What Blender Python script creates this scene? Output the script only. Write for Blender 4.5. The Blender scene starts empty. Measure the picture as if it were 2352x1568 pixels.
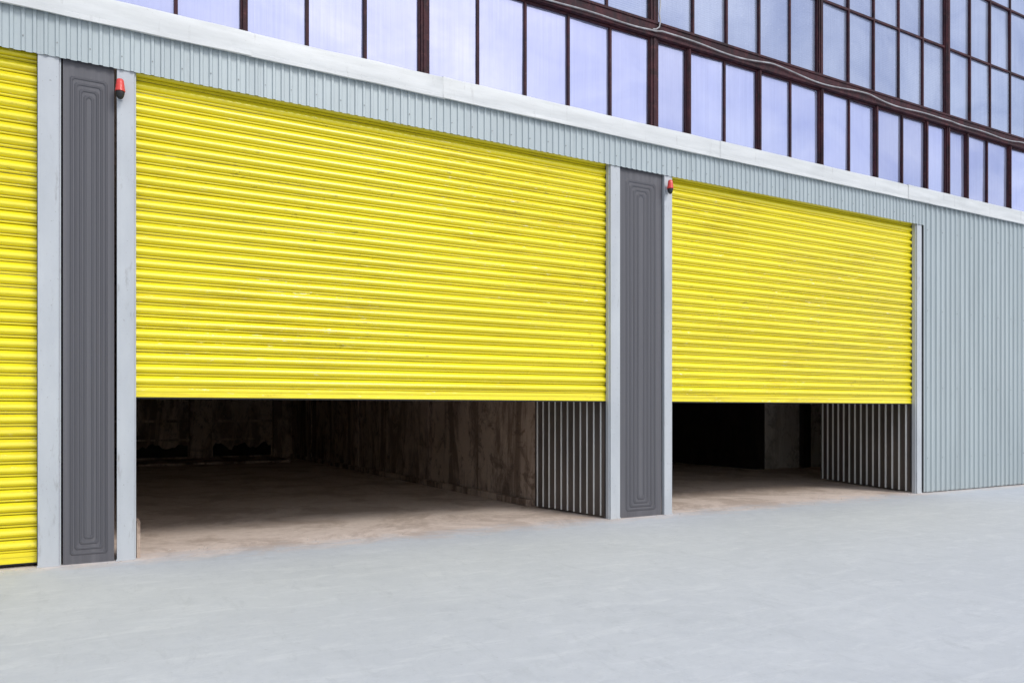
import bpy, math, random
from mathutils import Vector, Matrix
random.seed(7)
S = bpy.context.scene
S.view_settings.view_transform = 'Standard'
S.view_settings.look = 'None'
S.view_settings.exposure = 0
COL = S.collection

# ---------------------------------------------------------------- materials
class M:
    def __init__(s, name):
        s.m = bpy.data.materials.new(name); s.m.use_nodes = True
        s.t = s.m.node_tree; s.t.nodes.clear()
        s.out = s.n('ShaderNodeOutputMaterial'); s.b = s.n('ShaderNodeBsdfPrincipled')
        s.l(s.b.outputs[0], s.out.inputs[0])
        s.tc = s.n('ShaderNodeTexCoord'); s.oi = s.n('ShaderNodeObjectInfo')
        a = s.n('ShaderNodeVectorMath'); a.operation = 'MULTIPLY_ADD'
        c = s.n('ShaderNodeCombineXYZ')
        for i in range(3): s.l(s.oi.outputs['Random'], c.inputs[i])
        s.l(c.outputs[0], a.inputs[0]); a.inputs[1].default_value = (37, 51, 23)
        s.l(s.tc.outputs['Object'], a.inputs[2]); s.vec = a.outputs[0]
    def n(s, t): return s.t.nodes.new(t)
    def l(s, a, b): s.t.links.new(a, b)
    def noise(s, scale=(1, 1, 1), sc=1.0, det=5, rough=.55, dist=0, vec=None):
        mp = s.n('ShaderNodeMapping'); mp.inputs['Scale'].default_value = scale
        s.l(vec or s.vec, mp.inputs['Vector'])
        k = s.n('ShaderNodeTexNoise'); k.inputs['Scale'].default_value = sc
        k.inputs['Detail'].default_value = det; k.inputs['Roughness'].default_value = rough
        k.inputs['Distortion'].default_value = dist
        s.l(mp.outputs[0], k.inputs['Vector']); return k.outputs['Fac']
    def ramp(s, v, a, b, ca=0.0, cb=1.0):
        r = s.n('ShaderNodeMapRange'); r.inputs[1].default_value = a; r.inputs[2].default_value = b
        r.inputs[3].default_value = ca; r.inputs[4].default_value = cb
        s.l(v, r.inputs[0]); return r.outputs[0]
    def mix(s, f, a, b, mode='MIX'):
        x = s.n('ShaderNodeMix'); x.data_type = 'RGBA'; x.blend_type = mode
        if hasattr(f, 'links'): s.l(f, x.inputs[0])
        else: x.inputs[0].default_value = f
        for v, i in ((a, 6), (b, 7)):
            if hasattr(v, 'links'): s.l(v, x.inputs[i])
            else: x.inputs[i].default_value = (*v, 1)
        return x.outputs[2]
    def math(s, op, a, b=0.0):
        x = s.n('ShaderNodeMath'); x.operation = op
        for v, i in ((a, 0), (b, 1)):
            if hasattr(v, 'links'): s.l(v, x.inputs[i])
            else: x.inputs[i].default_value = v
        return x.outputs[0]
    def set(s, **k):
        for a, v in k.items():
            i = s.b.inputs[a.replace('_', ' ')]
            if hasattr(v, 'links'): s.l(v, i)
            elif isinstance(v, tuple): i.default_value = (*v, 1)
            else: i.default_value = v
        return s
    def bump(s, v, st, d=.01):
        x = s.n('ShaderNodeBump'); x.inputs['Strength'].default_value = st; x.inputs['Distance'].default_value = d
        s.l(v, x.inputs['Height']); s.l(x.outputs[0], s.b.inputs['Normal']); return s

def yellow(name, base, dark):
    m = M(name)
    big = m.noise((.25, 1, 1.5), 1.2, 4)
    c = m.mix(m.ramp(big, .35, .7), base, tuple(v * .88 for v in base))
    zone = m.ramp(m.noise((.35, 1, .8), 1.1, 4), .45, .60)
    streak = m.math('MULTIPLY', m.ramp(m.noise((.55, 1, 9), 2.0, 8, .72), .49, .63), zone)
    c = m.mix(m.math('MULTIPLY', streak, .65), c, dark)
    chip = m.math('MULTIPLY', m.ramp(m.noise((1, 1, 5), 6, 8, .75), .60, .63), m.ramp(m.noise((.5, 1, 1), .9, 3), .53, .60))
    c = m.mix(m.math('MULTIPLY', chip, .7), c, (.30, .24, .03))
    chip2 = m.math('MULTIPLY', m.ramp(m.noise((1, 1, 7), 5, 8, .75, 0), .62, .64), zone)
    c = m.mix(m.math('MULTIPLY', chip2, .8), c, (.95, .93, .65))
    fl = m.ramp(m.noise((1, 1, 1.5), 26, 4, .7), .68, .72, 0, .5)
    c = m.mix(fl, c, (.35, .29, .03))
    m.set(Base_Color=c, Roughness=m.ramp(big, .3, .7, .23, .35), Specular_IOR_Level=.55, Coat_Weight=.4, Coat_Roughness=.18)
    m.bump(m.noise((1, 1, 1), 2.5, 4), .4, .008)
    return m.m
YEL = yellow('yellow_paint', (.93, .80, .020), (.60, .46, .008))
YELD = yellow('dark_yellow_paint', (.20, .17, .008), (.08, .07, .008))  # darker yellow for the slat groove faces

def painted(name, c1, c2, rough=.45, met=0, scale=(1, 1, .35), dirt=(.12, .10, .09), dirtamt=.5, bump=.2):
    m = M(name)
    a = m.noise(scale, 2.2, 6, .6); b = m.noise((3, 3, .6), 3, 8, .7)
    c = m.mix(m.ramp(a, .35, .65), c1, c2)
    c = m.mix(m.ramp(b, .60, .75, 0, dirtamt), c, dirt)
    f = m.noise((1, 1, 1), 40, 4, .6)
    c = m.mix(m.ramp(f, .66, .72, 0, dirtamt), c, dirt)
    m.set(Base_Color=c, Roughness=rough, Metallic=met)
    m.bump(m.noise((1, 1, 1), 5, 6), bump, .006)
    return m.m
POST = painted('painted_steel_pale_grey', (.51, .54, .565), (.43, .46, .49), dirtamt=.6)
FASC = painted('painted_flashing_white', (.66, .68, .68), (.55, .57, .57), scale=(.5, 1, 4), dirtamt=.35, bump=.7)
CLAD = painted('corrugated_steel_silver_grey', (.43, .49, .505), (.385, .44, .455), rough=.35, met=.15, scale=(2, 1, .2), dirtamt=.15)
LEAFD = painted('shaded_galvanised_sheet', (.10, .080, .068), (.06, .048, .040), rough=.6, met=0, dirtamt=.5)  # sheet between ribs coloured dark for the shade it lies in
LEAFW = painted('lit_metal_rib', (.88, .87, .83), (.78, .77, .74), rough=.4, dirtamt=.3)  # ribs coloured pale, as if catching daylight from outside
CHAR = painted('charcoal_render', (.120, .119, .132), (.088, .088, .100), rough=.6, scale=(7, 1, .10), dirt=(.06, .058, .06), dirtamt=.3)
CHARD = painted('charcoal_rib', (.084, .084, .096), (.070, .070, .081), rough=.6, scale=(5, 1, .12), dirtamt=.2)
BLACK = painted('black_rubber', (.012, .012, .012), (.02, .02, .02), rough=.6, dirtamt=.1)
CABLE = painted('pale_conduit', (.50, .50, .52), (.25, .24, .25), dirtamt=.7, scale=(2, 1, 1))
SCREW = painted('weathered_screw', (.22, .24, .24), (.3, .3, .3), rough=.4, met=.4)
def framem():
    m = M('rusty_maroon_window_steel')
    c = m.mix(m.ramp(m.noise((3, 3, 1), 2.2, 7, .65), .4, .6), (.022, .008, .013), (.056, .013, .019))
    c = m.mix(m.ramp(m.noise((2, 2, 2), 6, 9, .8), .54, .62, 0, .6), c, (.11, .035, .035))
    c = m.mix(m.ramp(m.noise((4, 4, 1), 9, 8, .8), .62, .67, 0, .5), c, (.25, .20, .20))
    c = m.mix(m.ramp(m.noise((1, 1, 3), 3, 8, .7), .55, .65, 0, .7), c, (.010, .006, .007))
    m.set(Base_Color=c, Roughness=.65, Specular_IOR_Level=.3); m.bump(m.noise((1, 1, 1), 14, 8, .75), .8, .01); return m.m
FRAME = framem()
def redm():
    m = M('red_plastic_lens'); m.set(Base_Color=(.70, .06, .05), Roughness=.4, Coat_Weight=.2, Subsurface_Weight=.1); return m.m
RED = redm()

def glass(name, c1, c2, rough, met, ribs=False):
    m = M(name)
    cl = m.noise((.5, 1, .8), 1.1, 5, .5, .6)
    st = m.noise((14, 1, .25), 2.5, 6, .65)
    c = m.mix(m.ramp(cl, .35, .68), c1, c2)  # cloudy tone puts reflected sky into the glass colour
    c = m.mix(m.ramp(st, .35, .75, 0, .25), c, tuple(v * .6 for v in c1))
    tone = m.ramp(m.oi.outputs['Random'], 0, 1, .88, 1.06)
    cc = m.n('ShaderNodeCombineColor')
    for i in range(3): m.l(tone, cc.inputs[i])
    c = m.mix(1.0, c, cc.outputs[0], 'MULTIPLY')
    if ribs:
        sc = m.ramp(m.noise((3, 1, 2), 4, 9, .85, 2.5), .60, .64, 0, .5)
        c = m.mix(sc, c, (.72, .76, .86))
    m.set(Base_Color=c, Roughness=rough, Metallic=met)
    if ribs:
        w = m.n('ShaderNodeTexWave'); w.bands_direction = 'Z'; w.inputs['Scale'].default_value = 9
        w.inputs['Distortion'].default_value = .6
        m.l(m.vec, w.inputs['Vector']); m.bump(w.outputs['Fac'], .25, .004)
    else:
        m.bump(m.math('ADD', m.noise((18, 1, .4), 2, 3), m.math('MULTIPLY', m.noise((1, 1, 1), 1.2, 3), 8)), .2, .005)
    return m.m
GL1 = glass('lavender_sky_reflection_glazing', (.46, .50, .76), (.60, .63, .84), .10, .65)  # lavender base stands in for sky reflected in the panes
GL2 = glass('ribbed_blue_glass', (.35, .41, .60), (.52, .58, .75), .20, .55, True)

def concrete_in(name, c1, c2, dark, seams=False):
    m = M(name)
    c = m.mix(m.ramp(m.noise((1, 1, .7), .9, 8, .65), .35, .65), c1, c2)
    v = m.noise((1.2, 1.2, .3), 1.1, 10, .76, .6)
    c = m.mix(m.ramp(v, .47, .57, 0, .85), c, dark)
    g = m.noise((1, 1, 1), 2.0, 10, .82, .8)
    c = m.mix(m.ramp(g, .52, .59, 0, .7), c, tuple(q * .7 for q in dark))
    h = m.noise((1, 1, 1), 5, 9, .8, .5)
    c = m.mix(m.ramp(h, .60, .66, 0, .5), c, tuple(min(.8, q * 1.4) for q in c1))
    m.set(Base_Color=c, Roughness=.85)
    m.bump(m.noise((1, 1, 1), 3.5, 9, .78), .8, .04); return m.m
CONC = concrete_in('stained_brown_concrete', (.60, .47, .38), (.42, .32, .25), (.16, .105, .075))
DARKW = concrete_in('deep_shade_wall', (.03, .022, .016), (.015, .011, .008), (.008, .006, .005))  # near-black colour stands in for the darkness of unlit depths
CEIL = concrete_in('grey_ceiling', (.75, .70, .65), (.7, .65, .6), (.5, .45, .4))
OUT = painted('rendered_outer_wall', (.3, .3, .3), (.25, .25, .26), rough=.8)

def ground():
    m = M('poured_concrete_ground')
    p = m.tc.outputs['Object']
    a = m.noise((1, 1, 1), .45, 9, .7, .6, p); b = m.noise((1, 1, 1), 6.0, 11, .8, .5, p)
    sw = m.noise((.6, 2.0, 1), 2.2, 12, .82, .5, p)
    sw2 = m.noise((2.4, .8, 1), 2.0, 12, .82, .5, p)
    c = m.mix(m.ramp(a, .34, .66), (.52, .55, .59), (.575, .605, .645))
    c = m.mix(m.ramp(b, .46, .64, 0, .35), c, (.44, .475, .52))
    c = m.mix(m.ramp(sw, .51, .61, 0, .42), c, (.67, .695, .725))
    c = m.mix(m.ramp(sw2, .54, .63, 0, .35), c, (.42, .45, .485))
    sp = m.noise((1, 1, 1), 26, 4, .6, 0, p)
    c = m.mix(m.ramp(sp, .64, .72, 0, .35), c, (.34, .35, .37))
    sep = m.n('ShaderNodeSeparateXYZ'); m.l(p, sep.inputs[0])
    y = sep.outputs['Y']
    e = m.math('ADD', y, m.ramp(m.noise((1.2, 2, 1), 1.8, 9, .7, .5, p), .2, .8, -.45, .45))
    f = m.ramp(e, -.45, .30)
    br = m.mix(m.ramp(b, .35, .65), (.86, .74, .65), (.70, .58, .49))
    br = m.mix(m.ramp(m.noise((1, 1, 1), .8, 9, .75, .6, p), .47, .57, 0, .65), br, (.48, .375, .30))
    c = m.mix(f, c, br)
    m.set(Base_Color=c, Roughness=.8, Specular_IOR_Level=.3)
    m.bump(m.math('ADD', b, m.math('MULTIPLY', sp, .3)), .35, .012)
    return m.m
GROUND = ground()

# ---------------------------------------------------------------- helpers
WL = {}
def mk(name, verts, faces, mats, parent=None, fmat=None, smooth=None, label=None, bevel=0):
    vs = [Vector(v) for v in verts]
    lo = [min(v[i] for v in vs) for i in range(3)]; hi = [max(v[i] for v in vs) for i in range(3)]
    o = Vector(((lo[0] + hi[0]) / 2, (lo[1] + hi[1]) / 2, lo[2]))
    me = bpy.data.meshes.new(name); me.from_pydata([v - o for v in vs], [], faces)
    if not isinstance(mats, (list, tuple)): mats = [mats]
    for m in mats: me.materials.append(m)
    if fmat: me.polygons.foreach_set('material_index', fmat)
    me.update()
    if smooth:
        for p in me.polygons: p.use_smooth = True
        me.set_sharp_from_angle(angle=math.radians(smooth))
    ob = bpy.data.objects.new(name, me); COL.objects.link(ob)
    WL[ob] = o
    if parent:
        ob.parent = parent; ob.location = o - WL[parent]
    else: ob.location = o
    if label: ob['label'] = label
    if bevel:
        b = ob.modifiers.new('bevel', 'BEVEL'); b.width = bevel; b.segments = 2; b.limit_method = 'ANGLE'
    return ob
def boxg(V, F, x0, x1, y0, y1, z0, z1):
    k = len(V)
    V += [(x0, y0, z0), (x1, y0, z0), (x1, y1, z0), (x0, y1, z0), (x0, y0, z1), (x1, y0, z1), (x1, y1, z1), (x0, y1, z1)]
    F += [tuple(k + i for i in f) for f in ((0, 3, 2, 1), (4, 5, 6, 7), (0, 1, 5, 4), (1, 2, 6, 5), (2, 3, 7, 6), (3, 0, 4, 7))]
def boxes(name, L, mat, parent=None, **k):
    V, F = [], []
    for b in L: boxg(V, F, *b)
    return mk(name, V, F, mat, parent, **k)
def wallstrip(V, F, pts, zs):
    k = len(V); n = len(pts)
    for z in zs:
        for p in pts: V.append((p[0], p[1], z))
    for r in range(len(zs) - 1):
        for i in range(n - 1):
            a = k + r * n + i; F.append((a, a + 1, a + 1 + n, a + n))
def empty(name, loc, parent=None, **k):
    e = bpy.data.objects.new(name, None); COL.objects.link(e); e.empty_display_size = .3
    WL[e] = Vector(loc); e.location = Vector(loc) - (WL[parent] if parent else Vector())
    if parent: e.parent = parent
    for a, v in k.items(): e[a] = v
    return e

B = empty('warehouse_building', (0, 0, 0),
          label="industrial warehouse with yellow roller shutters, grey corrugated cladding and maroon-framed glazing",
          category="building")

# ---------------------------------------------------------------- ground
g = mk('ground', [(-150, -150, 0), (200, -150, 0), (200, 200, 0), (-150, 200, 0)], [(0, 1, 2, 3)], GROUND)
g.data.transform(Matrix.Translation(g.location)); g.location = (0, 0, 0)
g['kind'] = 'structure'

# ---------------------------------------------------------------- roller doors
PITCH = .13
PROF = [(0, 0), (.003, -.006), (.007, -.018), (.020, -.019), (.024, -.004), (.028, -.004), (.033, -.021), (.044, -.036),
        (.058, -.046), (.074, -.046), (.092, -.037), (.110, -.019), (.123, -.004), (.13, 0)]
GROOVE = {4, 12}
def roller(x0, x1, zb, label):
    V, F, FM = [], [], []
    nx = 30; xs = [x0 + (x1 - x0) * i / nx for i in range(nx + 1)]
    z = zb + .11
    while z < 5.62:
        k = len(V)
        dy = random.uniform(-.004, .004); tl = random.uniform(-.005, .005); ph = random.uniform(0, 6)
        for (pz, py) in PROF:
            for i, x in enumerate(xs):
                w = .0028 * math.sin(x * 2.1 + ph) + .0018 * math.sin(x * 6.3 + ph * 2)
                e = 0 if pz in (0, .13) else 1
                V.append((x, .08 + py + dy * e + w * e, z + pz + tl * e * (i / nx - .5)))
        n = nx + 1
        for r in range(len(PROF) - 1):
            for i in range(nx):
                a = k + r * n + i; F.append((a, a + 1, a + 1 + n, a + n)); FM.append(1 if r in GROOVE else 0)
        z += PITCH
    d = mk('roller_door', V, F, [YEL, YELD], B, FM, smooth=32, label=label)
    pr = [(.09, zb), (.042, zb), (.042, zb + .018), (.054, zb + .022), (.054, zb + .060), (.046, zb + .064), (.046, zb + .086), (.056, zb + .09), (.056, zb + .104), (.08, zb + .11), (.09, zb + .11)]
    V, F = [], []
    for y, zz in pr: V += [(x0, y, zz), (x1, y, zz)]
    for i in range(len(pr) - 1): F.append((2 * i, 2 * i + 1, 2 * i + 3, 2 * i + 2))
    mk('bottom_rail', V, F, YEL, d)
    boxes('rubber_seal', [(x0, x1, .055, .08, zb - .018, zb - .001)], BLACK, d)
    return d
roller(-6.62, -.335, .045, "yellow roller shutter door closed to the ground")
roller(.585, 6.955, 1.765, "yellow roller shutter door raised partway above a dark bay")
roller(8.170, 14.385, 1.765, "yellow roller shutter door raised partway with scuffed lower slats")

# ---------------------------------------------------------------- guide posts
def post(x0, x1, lip):
    L = [(x0, x1, -.055, .02, 0, 5.4)]
    if lip > 0: L.append((x1 + .001, x1 + .018, -.03, .045, 0, 5.4))
    else: L.append((x0 - .018, x0 - .001, -.03, .045, 0, 5.4))
    L.append((x0 - .008, x1 + .008, -.062, -.056, 0, .02))
    boxes('door_guide', L, POST, B, bevel=.004)
post(-.325, -.135, 1)
post(.403, .572, 1)
post(6.965, 7.140, -1)
post(8.000, 8.155, 1)
post(14.400, 14.545, -1)
post(-6.82, -6.64, -1)

# ---------------------------------------------------------------- charcoal pillars with nested ribs
def pillar(x0, x1, label):
    V, F = [], []; FM = []
    boxg(V, F, x0, x1, -.02, .4, 0, 5.4); FM += [0] * 6
    w = x1 - x0
    for j in range(4):
        ins = w * (.13 + .088 * j); rw = w * .030
        zb = .09 + .055 * j; zt = 5.13 - .06 * j
        def loop(i, y):
            a, b = x0 + i, x1 - i; lo, hi = zb + (i - ins), zt - (i - ins); c = w * .035; h = c * 1.3
            return [(a + c, y, lo), (b - c, y, lo), (b, y, lo + h), (b, y, hi - h), (b - c, y, hi), (a + c, y, hi), (a, y, hi - h), (a, y, lo + h)]
        k = len(V); V += loop(ins, -.0205) + loop(ins + rw * .6, -.027) + loop(ins + rw * 1.4, -.027) + loop(ins + rw * 2, -.0205)
        for r in range(3):
            for i in range(8):
                F.append((k + r * 8 + i, k + r * 8 + (i + 1) % 8, k + (r + 1) * 8 + (i + 1) % 8, k + (r + 1) * 8 + i)); FM.append(1)
    return mk('pillar', V, F, [CHAR, CHARD], B, FM, label=label)
pillar(-.100, .378, "narrow charcoal pillar with nested vertical ribs")
pillar(7.165, 7.965, "wide charcoal pillar with nested vertical ribs")

# ---------------------------------------------------------------- corrugated sheets
def corr(x0, x1, y, pitch, d, rib=.26):
    pts = []; x = x0; sl = .10
    while x < x1:
        for f, yy in ((0, 0), (.5 - rib / 2 - sl, 0), (.5 - rib / 2, -d), (.5 + rib / 2, -d), (.5 + rib / 2 + sl, 0)):
            xx = x + f * pitch
            if xx < x1: pts.append((xx, y + yy))
        x += pitch
    pts.append((x1, y)); return pts
def sheets(name, x0, x1, y, z0, z1, pitch, d, w, rows, label, sr=.006, jag=.003):
    V, F, FM = [], [], []
    x = x0; i = 0
    while x < x1 - .01:
        xe = min(x + w, x1)
        p = corr(x, xe + (.02 if xe < x1 else 0), y - .003 * (i % 2), pitch, d)
        f0 = len(F); dz = random.uniform(-jag, jag)
        wallstrip(V, F, p, [z0 + dz, (z0 + z1) / 2, z1]); FM += [0] * (len(F) - f0)
        x = xe; i += 1
    for r in rows:
        x = x0 + pitch * .5
        while x < x1 - .1:
            f0 = len(F); zz = r + random.uniform(-.008, .008)
            boxg(V, F, x - sr, x + sr, y - d - .010, y - d - .002, zz - sr, zz + sr); FM += [1] * (len(F) - f0)
            x += pitch * 3
    return mk(name, V, F, [CLAD, SCREW], B, FM, label=label)
sheets('header_cladding', -8.0, 14.62, -.065, 5.275, 5.74, .10, .015, 1.1, [5.42], "strip of grey corrugated steel above the shutters", .005)
sheets('wall_cladding', 14.625, 24, -.045, .02, 5.74, .165, .026, 1.155, [.69, 2.08, 3.6, 5.2], "silvery grey corrugated steel wall sheeting")
sheets('wall_cladding', -8.0, -6.86, -.035, .02, 5.25, .165, .026, 1.155, [.69, 2.08, 3.6], "silvery grey corrugated steel wall sheeting")

# fascia
V, F = [], []
pr = [(-.07, 5.715), (-.125, 5.69), (-.142, 5.695), (-.140, 5.735), (-.132, 5.742), (-.136, 5.95), (-.128, 5.972), (.06, 6.015)]
x = -8.05; i = 0
while x < 24:
    xe = x + 2.45; k = len(V); o = .004 * (i % 2); nseg = 8
    for s in range(nseg + 1):
        xx = x + (xe + .03 - x) * s / nseg
        for j, (yy, zz) in enumerate(pr):
            V.append((xx, yy - o + random.uniform(-.0025, .0025), zz + o * .6 + random.uniform(-.004, .004)))
    n = len(pr)
    for s in range(nseg):
        for j in range(n - 1):
            a = k + s * n + j; F.append((a, a + n, a + n + 1, a + 1))
    x = xe; i += 1
mk('fascia', V, F, FASC, B, smooth=25, label="white sheet-metal flashing under the glazing")

# ---------------------------------------------------------------- glazing
def mull(rs): return [(9.5 * r, w) for r, w in rs]
T, K, KK, J = .036, .075, .15, .05
low = mull([(-.84, K), (-.76, T), (-.68, T), (-.60, T), (-.52, T), (-.44, K), (-.36, T), (-.285, T), (-.205, T), (-.13, K), (-.05, T), (.0275, T), (.1056, T), (.1832, .0361), (.2613, T), (.3387, T), (.4228, .11), (.5069, T),
    (.5863, T), (.6633, T), (.7431, T), (.8301, KK), (.9056, K), (.9898, T), (1.0729, K), (1.1554, T), (1.2388, K), (1.3210, T),
    (1.4035, J), (1.4879, T), (1.5688, J), (1.6433, .11), (1.7159, J), (1.7952, T), (1.8837, K), (1.965, T), (2.05, K), (2.13, T), (2.21, K), (2.29, T), (2.37, T), (2.45, KK), (2.515, K)])
up = mull([(-.84, K), (-.76, T), (-.68, T), (-.60, T), (-.52, T), (-.44, K), (-.36, T), (-.285, T), (-.205, T), (-.13, K), (-.05, T), (.0275, T), (.1056, T), (.18, K), (.26, T), (.34, T), (.4228, .11), (.50, T), (.58, T), (.66, T),
    (.7362, T), (.8301, KK), (.9173, T), (.995, T), (1.0751, T), (1.154, T), (1.2353, .11), (1.3197, T), (1.3967, T), (1.4764, T),
    (1.5572, T), (1.642, .13), (1.7291, T), (1.8074, T), (1.8892, T), (1.965, T), (2.05, .11), (2.13, T), (2.21, T), (2.29, T), (2.37, T), (2.45, KK), (2.515, K)])
BARW = .04
def glazing(row, z0, z1, bars, gmat, lab):
    grp = [row[0]]
    for m in row[1:]:
        grp.append(m)
        if m[1] > T + .001:
            a, b = grp[0][0] + grp[0][1] / 2, m[0] - m[1] / 2
            V, F = [], []; edges = [a] + [q[0] for q in grp[1:-1]] + [b]
            zs = [z0] + bars + [z1]
            for i in range(len(edges) - 1):
                for j in range(len(zs) - 1):
                    k = len(V); t = [random.uniform(-.012, .012) for _ in range(3)]
                    e0, e1, q0, q1 = edges[i], edges[i + 1], zs[j], zs[j + 1]
                    V += [(e0, .110 + t[0], q0), (e1, .110 + t[1], q0), (e1, .110 + t[1] + t[2] * .6, q1), (e0, .110 + t[0] + t[2] * .6, q1)]
                    F.append((k, k + 1, k + 2, k + 3))
            w = mk('window', V, F, gmat, B, label=lab)
            L = []; e = .022
            L += [(a, b, .070, .135, z0, z0 + e), (a, b, .070, .135, z1 - e, z1), (a, a + e, .068, .135, z0 + e, z1 - e), (b - e, b, .068, .135, z0 + e, z1 - e)]
            for q in grp[1:-1]: L.append((q[0] - q[1] / 2, q[0] + q[1] / 2, .068, .135, z0 + e, z1 - e))
            for zz in bars:
                ee = sorted([a + e] + [q[0] + s * q[1] / 2 for q in grp[1:-1] for s in (-1, 1)] + [b - e])
                for i in range(0, len(ee), 2): L.append((ee[i], ee[i + 1], .070, .135, zz - BARW / 2, zz + BARW / 2))
            boxes('frame', L, FRAME, w)
            grp = [m]
    for x, w in row:
        if w > T + .001:
            L = [(x - w / 2, x + w / 2, .045, .15, z0, z1)]
            if w > .07: L.append((x - w * .18, x + w * .18, .030, .043, z0, z1))
            boxes('mullion', L, FRAME, B)
low[13] = (low[13][0], .0371)
glazing(low, 6.00, 7.42, [], GL1, "tall glazing panes coloured with lavender sky reflection in rusty maroon frame")
glazing(up, 7.68, 11.8, [9.06, 10.43], GL2, "ribbed blue-grey glass panes in rusty maroon grid frame")
boxes('transom_beam', [(-8, 24, .02, .15, 7.425, 7.675), (-8, 24, .005, .018, 7.43, 7.47), (-8, 24, .005, .018, 7.63, 7.67)], FRAME, B, bevel=.004)
boxes('transom_beam', [(-8, 24, .02, .15, 11.805, 12.1)], FRAME, B)

def tube(name, paths, r, mat, label, cat):
    V, F = [], []
    for P in paths:
        P = [Vector(p) for p in P]; k = len(V); n = 8
        for i, p in enumerate(P):
            d = (P[min(i + 1, len(P) - 1)] - P[max(i - 1, 0)]).normalized()
            u = d.cross(Vector((0, 1, 0.01))).normalized(); v = d.cross(u)
            for j in range(n):
                t = 2 * math.pi * j / n; V.append(tuple(p + r * (math.cos(t) * u + math.sin(t) * v)))
        for i in range(len(P) - 1):
            for j in range(n): F.append((k + i * n + j, k + i * n + (j + 1) % n, k + (i + 1) * n + (j + 1) % n, k + (i + 1) * n + j))
    o = mk(name, V, F, mat, smooth=60, label=label); o['category'] = cat; return o
P = []
x = -8.0
while x < 24:
    sg = ((x % 2.6) / 2.6 - .5) ** 2 * 4
    P.append((x, -.012, 7.47 + .05 * sg + .02 * math.sin(x * 3.1) + (.03 if x > 7.9 else 0))); x += .13
P2 = [(7.80, -.012, 7.52), (7.87, -.014, 7.53), (7.93, -.016, 7.58), (7.95, -.018, 7.68), (7.93, -.018, 7.78), (7.95, -.016, 7.9), (7.94, -.014, 8.6), (7.95, -.012, 11.5)]
tube('electrical_cable', [P, P2], .012, CABLE, "pale electrical cable sagging along the maroon window transom", "cable")

# ---------------------------------------------------------------- warning lights
def lathe(prof, cx, cy, n=20, V=None, F=None):
    k = len(V)
    for r, z in prof:
        for j in range(n):
            t = 2 * math.pi * j / n; V.append((cx + r * math.cos(t), cy + r * math.sin(t), z))
    for i in range(len(prof) - 1):
        for j in range(n): F.append((k + i * n + j, k + i * n + (j + 1) % n, k + (i + 1) * n + (j + 1) % n, k + (i + 1) * n + j))
def beacon(x, z, label):
    y = -.145; q = .86
    e = empty('warning_light', (x, -.062, z), label=label, category="warning light", group="warning lights beside the shutters")
    V, F = [], []
    lathe([(r * q, z + h) for r, h in [(.001, .214), (.030, .212), (.041, .200), (.047, .160), (.055, .105), (.059, .085), (.053, .080)]], x, y, V=V, F=F)
    mk('lamp_shade', V, F, RED, e, smooth=40)
    V, F = [], []
    lathe([(r * q, z + h) for r, h in [(.001, .079), (.048, .078), (.051, .070), (.047, .05), (.043, .04), (.040, .028), (.028, .010), (.014, .001), (.001, 0)]], x, y, V=V, F=F)
    mk('lamp_base', V, F, BLACK, e, smooth=40)
    V, F = [], []
    boxg(V, F, x - .018, x + .018, y + .04, -.071, z + .045, z + .075)
    boxg(V, F, x - .03, x + .03, -.070, -.0625, z + .02, z + .13)
    mk('bracket', V, F, POST, e)
    return e
beacon(.430, 4.930, "red warning light with black base on pale grey door guide")
beacon(8.040, 4.970, "red warning light with black base on pale grey door guide")

# ---------------------------------------------------------------- interior
def W(name, L, mat, label=None):
    for b in L: boxes(name, [b], mat, B, label=label)
ys = [1.78, 3.9, 6.3, 8.7, 11.1, 13.5, 15.9, 18.4]
W('partition_wall', [(6.76 + .015 * (i % 2), 7.9, ys[i] + .015, ys[i + 1] - .015, 0, 5.7) for i in range(7)], CONC, "stained concrete side wall inside the bay")
W('wall_pier', [(7.0, 7.9, .42, 1.778, 0, 5.7)], CONC)
W('wall_plinth', [(6.66, 6.757, 1.9, 18.3, .004, .12)], CONC)
W('back_wall', [(-7.5, 6.757, 18.4, 18.7, 0, 5.7)], CONC, "stained block wall at the back of the bay")
W('wall_pilaster', [(3.35, 4.03, 18.18, 18.397, .004, 5.6), (6.05, 6.35, 18.2, 18.397, .004, 5.6), (.5, 1.1, 18.18, 18.397, .004, 5.6)], CONC)
for a, b in ((1.105, 3.345), (4.035, 6.045)):
    W('wall_ledge', [(a, b, 18.3, 18.397, 1.25, 1.33), (a, b, 18.33, 18.397, .64, .70), (a, b, 18.25, 18.397, .004, .10)], CONC)
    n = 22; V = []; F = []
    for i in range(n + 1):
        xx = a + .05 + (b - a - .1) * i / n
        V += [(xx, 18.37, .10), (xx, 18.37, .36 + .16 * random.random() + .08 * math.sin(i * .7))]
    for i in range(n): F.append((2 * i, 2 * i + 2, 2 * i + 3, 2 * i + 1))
    mk('recess_shade', V, F, DARKW, B)  # flat dark sheet painted in for the shade of a recess
W('partition_wall', [(-.1, .3, .42, 18.38, 0, 5.7)], CONC)
W('floor_step', [(.31, 6.0, 15.6, 18.1, .004, .07)], CONC)
W('jamb_kerb', [(.60, .635, .03, .35, .0, .40)], CONC)
W('partition_wall', [(7.902, 8.05, .42, 24, 0, 5.7)], CONC)
W('back_wall', [(16.8, 19.6, 6.0, 6.3, 0, 5.7)], CEIL, "brown concrete wall beside a black opening")
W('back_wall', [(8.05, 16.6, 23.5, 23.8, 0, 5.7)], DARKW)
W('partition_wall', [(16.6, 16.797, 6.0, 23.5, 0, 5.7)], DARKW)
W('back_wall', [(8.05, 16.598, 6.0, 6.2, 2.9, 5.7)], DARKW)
W('wall_pilaster', [(18.2, 18.5, 5.85, 5.997, .004, 5.6)], DARKW)
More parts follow.
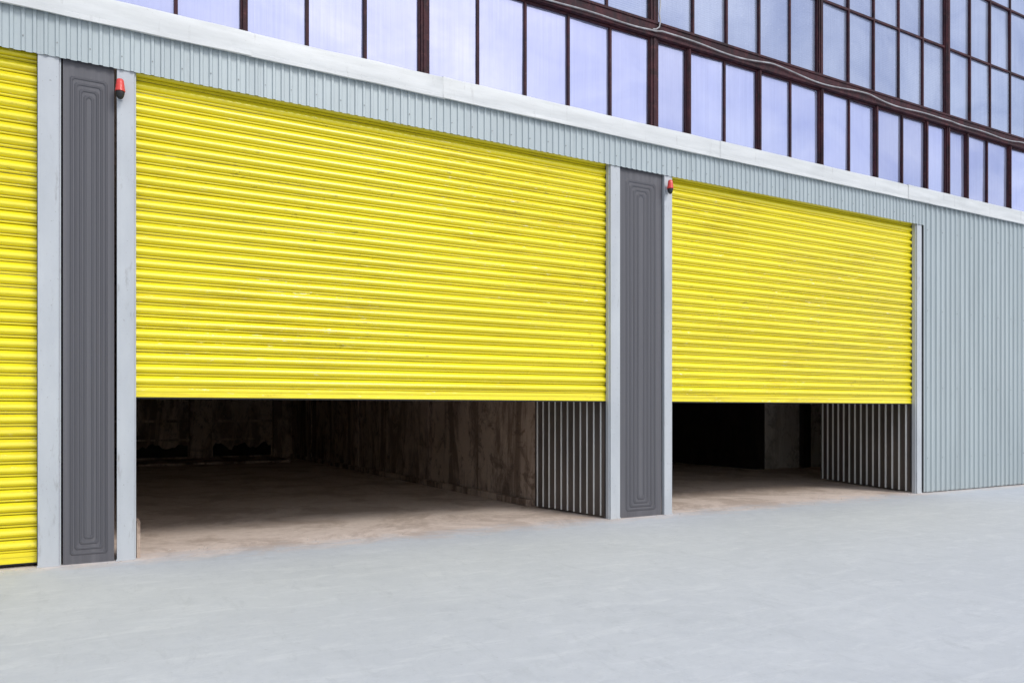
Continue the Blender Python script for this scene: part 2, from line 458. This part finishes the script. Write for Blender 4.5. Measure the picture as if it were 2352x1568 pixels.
W('partition_wall', [(19.3, 19.6, .42, 5.99, 0, 5.7)], CONC)
W('ceiling', [(-7.9, 7.9, .42, 18.4, 5.71, 5.78), (7.91, 24, .42, 6.1, 5.71, 5.78)], CEIL)
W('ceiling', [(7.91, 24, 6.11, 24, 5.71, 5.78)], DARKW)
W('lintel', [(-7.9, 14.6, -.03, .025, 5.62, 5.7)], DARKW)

def lining(p0, p1, n, d, label):
    p0, p1 = Vector(p0), Vector(p1); dr = (p1 - p0) / n; u = dr.normalized(); nr = Vector((-u.y, u.x))
    if nr.x > 0: nr = -nr
    pts = []
    for i in range(n):
        a = p0 + dr * i
        for f, q in ((0, 0), (.48, 0), (.485, 1), (.525, 1), (.53, 0)):
            v = a + dr * f + nr * d * q; pts.append((v.x, v.y))
    pts.append((p1.x, p1.y))
    V, F = [], []; wallstrip(V, F, pts, [.03, 2.6, 5.5])
    fm = [1 if (i % (len(pts) - 1)) % 5 in (1, 2) else 0 for i in range(len(F))]  # outward flank and rib top take the daylit colour, the rest the shaded one
    mk('jamb_lining', V, F, [LEAFD, LEAFW], B, fm, label=label)
lining((6.97, .10), (6.74, 1.75), 11, .024, "ribbed metal lining with pale vertical bars inside the shutter opening")
lining((14.42, .10), (15.42, 3.02), 15, .036, "ribbed metal lining with pale vertical bars inside the shutter opening")

W('outer_wall', [(-8.0, -7.7, 0.0, 24.5, 0, 12.1), (23.7, 24.0, .16, 24.5, 0, 12.1), (-7.7, 23.7, 24.2, 24.5, 0, 12.1), (-7.699, 23.699, .6, .7, 5.8, 12.0), (14.60, 23.699, .0, .3, 0, 5.6)], OUT)
W('roof', [(-8.1, 24.1, .0, 24.6, 12.105, 12.3)], OUT)

# ---------------------------------------------------------------- grit
V, F = [], []
for i in range(300):
    x = random.uniform(-1, 19); y = random.gauss(.1, .25)
    if x > 14.4 or x < .6 or 6.95 < x < 8.17: y = -.09 - abs(random.gauss(0, .06))
    r = random.uniform(.004, .012); k = len(V)
    for q in ((1, 0, .3), (-.5, .9, .2), (-.6, -.8, .3), (0, 0, 1.1), (0, 0, 0)):
        V.append((x + r * q[0] * random.uniform(.7, 1.3), y + r * q[1] * random.uniform(.7, 1.3), .001 + r * q[2]))
    F += [(k, k + 1, k + 3), (k + 1, k + 2, k + 3), (k + 2, k, k + 3), (k + 1, k, k + 4), (k + 2, k + 1, k + 4), (k, k + 2, k + 4)]
gr = mk('gravel', V, F, CEIL, label="loose grit scattered along the shutter threshold"); gr['kind'] = 'stuff'; gr['category'] = 'gravel'

# ---------------------------------------------------------------- light
w = bpy.data.worlds.new("World"); S.world = w; w.use_nodes = True
t = w.node_tree; t.nodes.clear()
o = t.nodes.new('ShaderNodeOutputWorld'); bg = t.nodes.new('ShaderNodeBackground'); sk = t.nodes.new('ShaderNodeTexSky')
sk.sky_type = 'NISHITA'; sk.sun_disc = False
EL, AZ = math.radians(42), math.radians(160)
sk.sun_elevation = EL; sk.sun_rotation = AZ; sk.air_density = 1; sk.dust_density = 1.8; sk.ozone_density = 1.5
tc = t.nodes.new('ShaderNodeTexCoord'); mp = t.nodes.new('ShaderNodeMapping'); mp.inputs['Scale'].default_value = (1, 1, 2.5)
nz = t.nodes.new('ShaderNodeTexNoise'); nz.inputs['Scale'].default_value = 3.0; nz.inputs['Detail'].default_value = 7
rp = t.nodes.new('ShaderNodeMapRange'); rp.inputs[1].default_value = .38; rp.inputs[2].default_value = .60; rp.inputs[4].default_value = .88
mx = t.nodes.new('ShaderNodeMix'); mx.data_type = 'RGBA'; mx.inputs[7].default_value = (9.8, 9.9, 10.5, 1)
t.links.new(tc.outputs['Generated'], mp.inputs[0]); t.links.new(mp.outputs[0], nz.inputs['Vector']); t.links.new(nz.outputs['Fac'], rp.inputs[0])
t.links.new(rp.outputs[0], mx.inputs[0]); t.links.new(sk.outputs[0], mx.inputs[6]); t.links.new(mx.outputs[2], bg.inputs[0])
bg.inputs[1].default_value = .13
t.links.new(bg.outputs[0], o.inputs[0])
sd = bpy.data.lights.new('sun', 'SUN'); sd.energy = 1.5; sd.angle = math.radians(18); sd.color = (1, .97, .93)
so = bpy.data.objects.new('sun', sd); COL.objects.link(so)
dirv = Vector((math.sin(AZ) * math.cos(EL), math.cos(AZ) * math.cos(EL), math.sin(EL)))
so.rotation_euler = dirv.to_track_quat('Z', 'Y').to_euler()
so.location = dirv * 30

# ---------------------------------------------------------------- camera
cd = bpy.data.cameras.new('camera'); cam = bpy.data.objects.new('camera', cd); COL.objects.link(cam)
cam.location = (0, -9.4, 1.603); cam.rotation_euler = (math.radians(90), 0, math.radians(-29.45))
cd.sensor_width = 36; cd.lens = 27.28; cd.shift_y = .0685; cd.clip_end = 1000
S.camera = cam
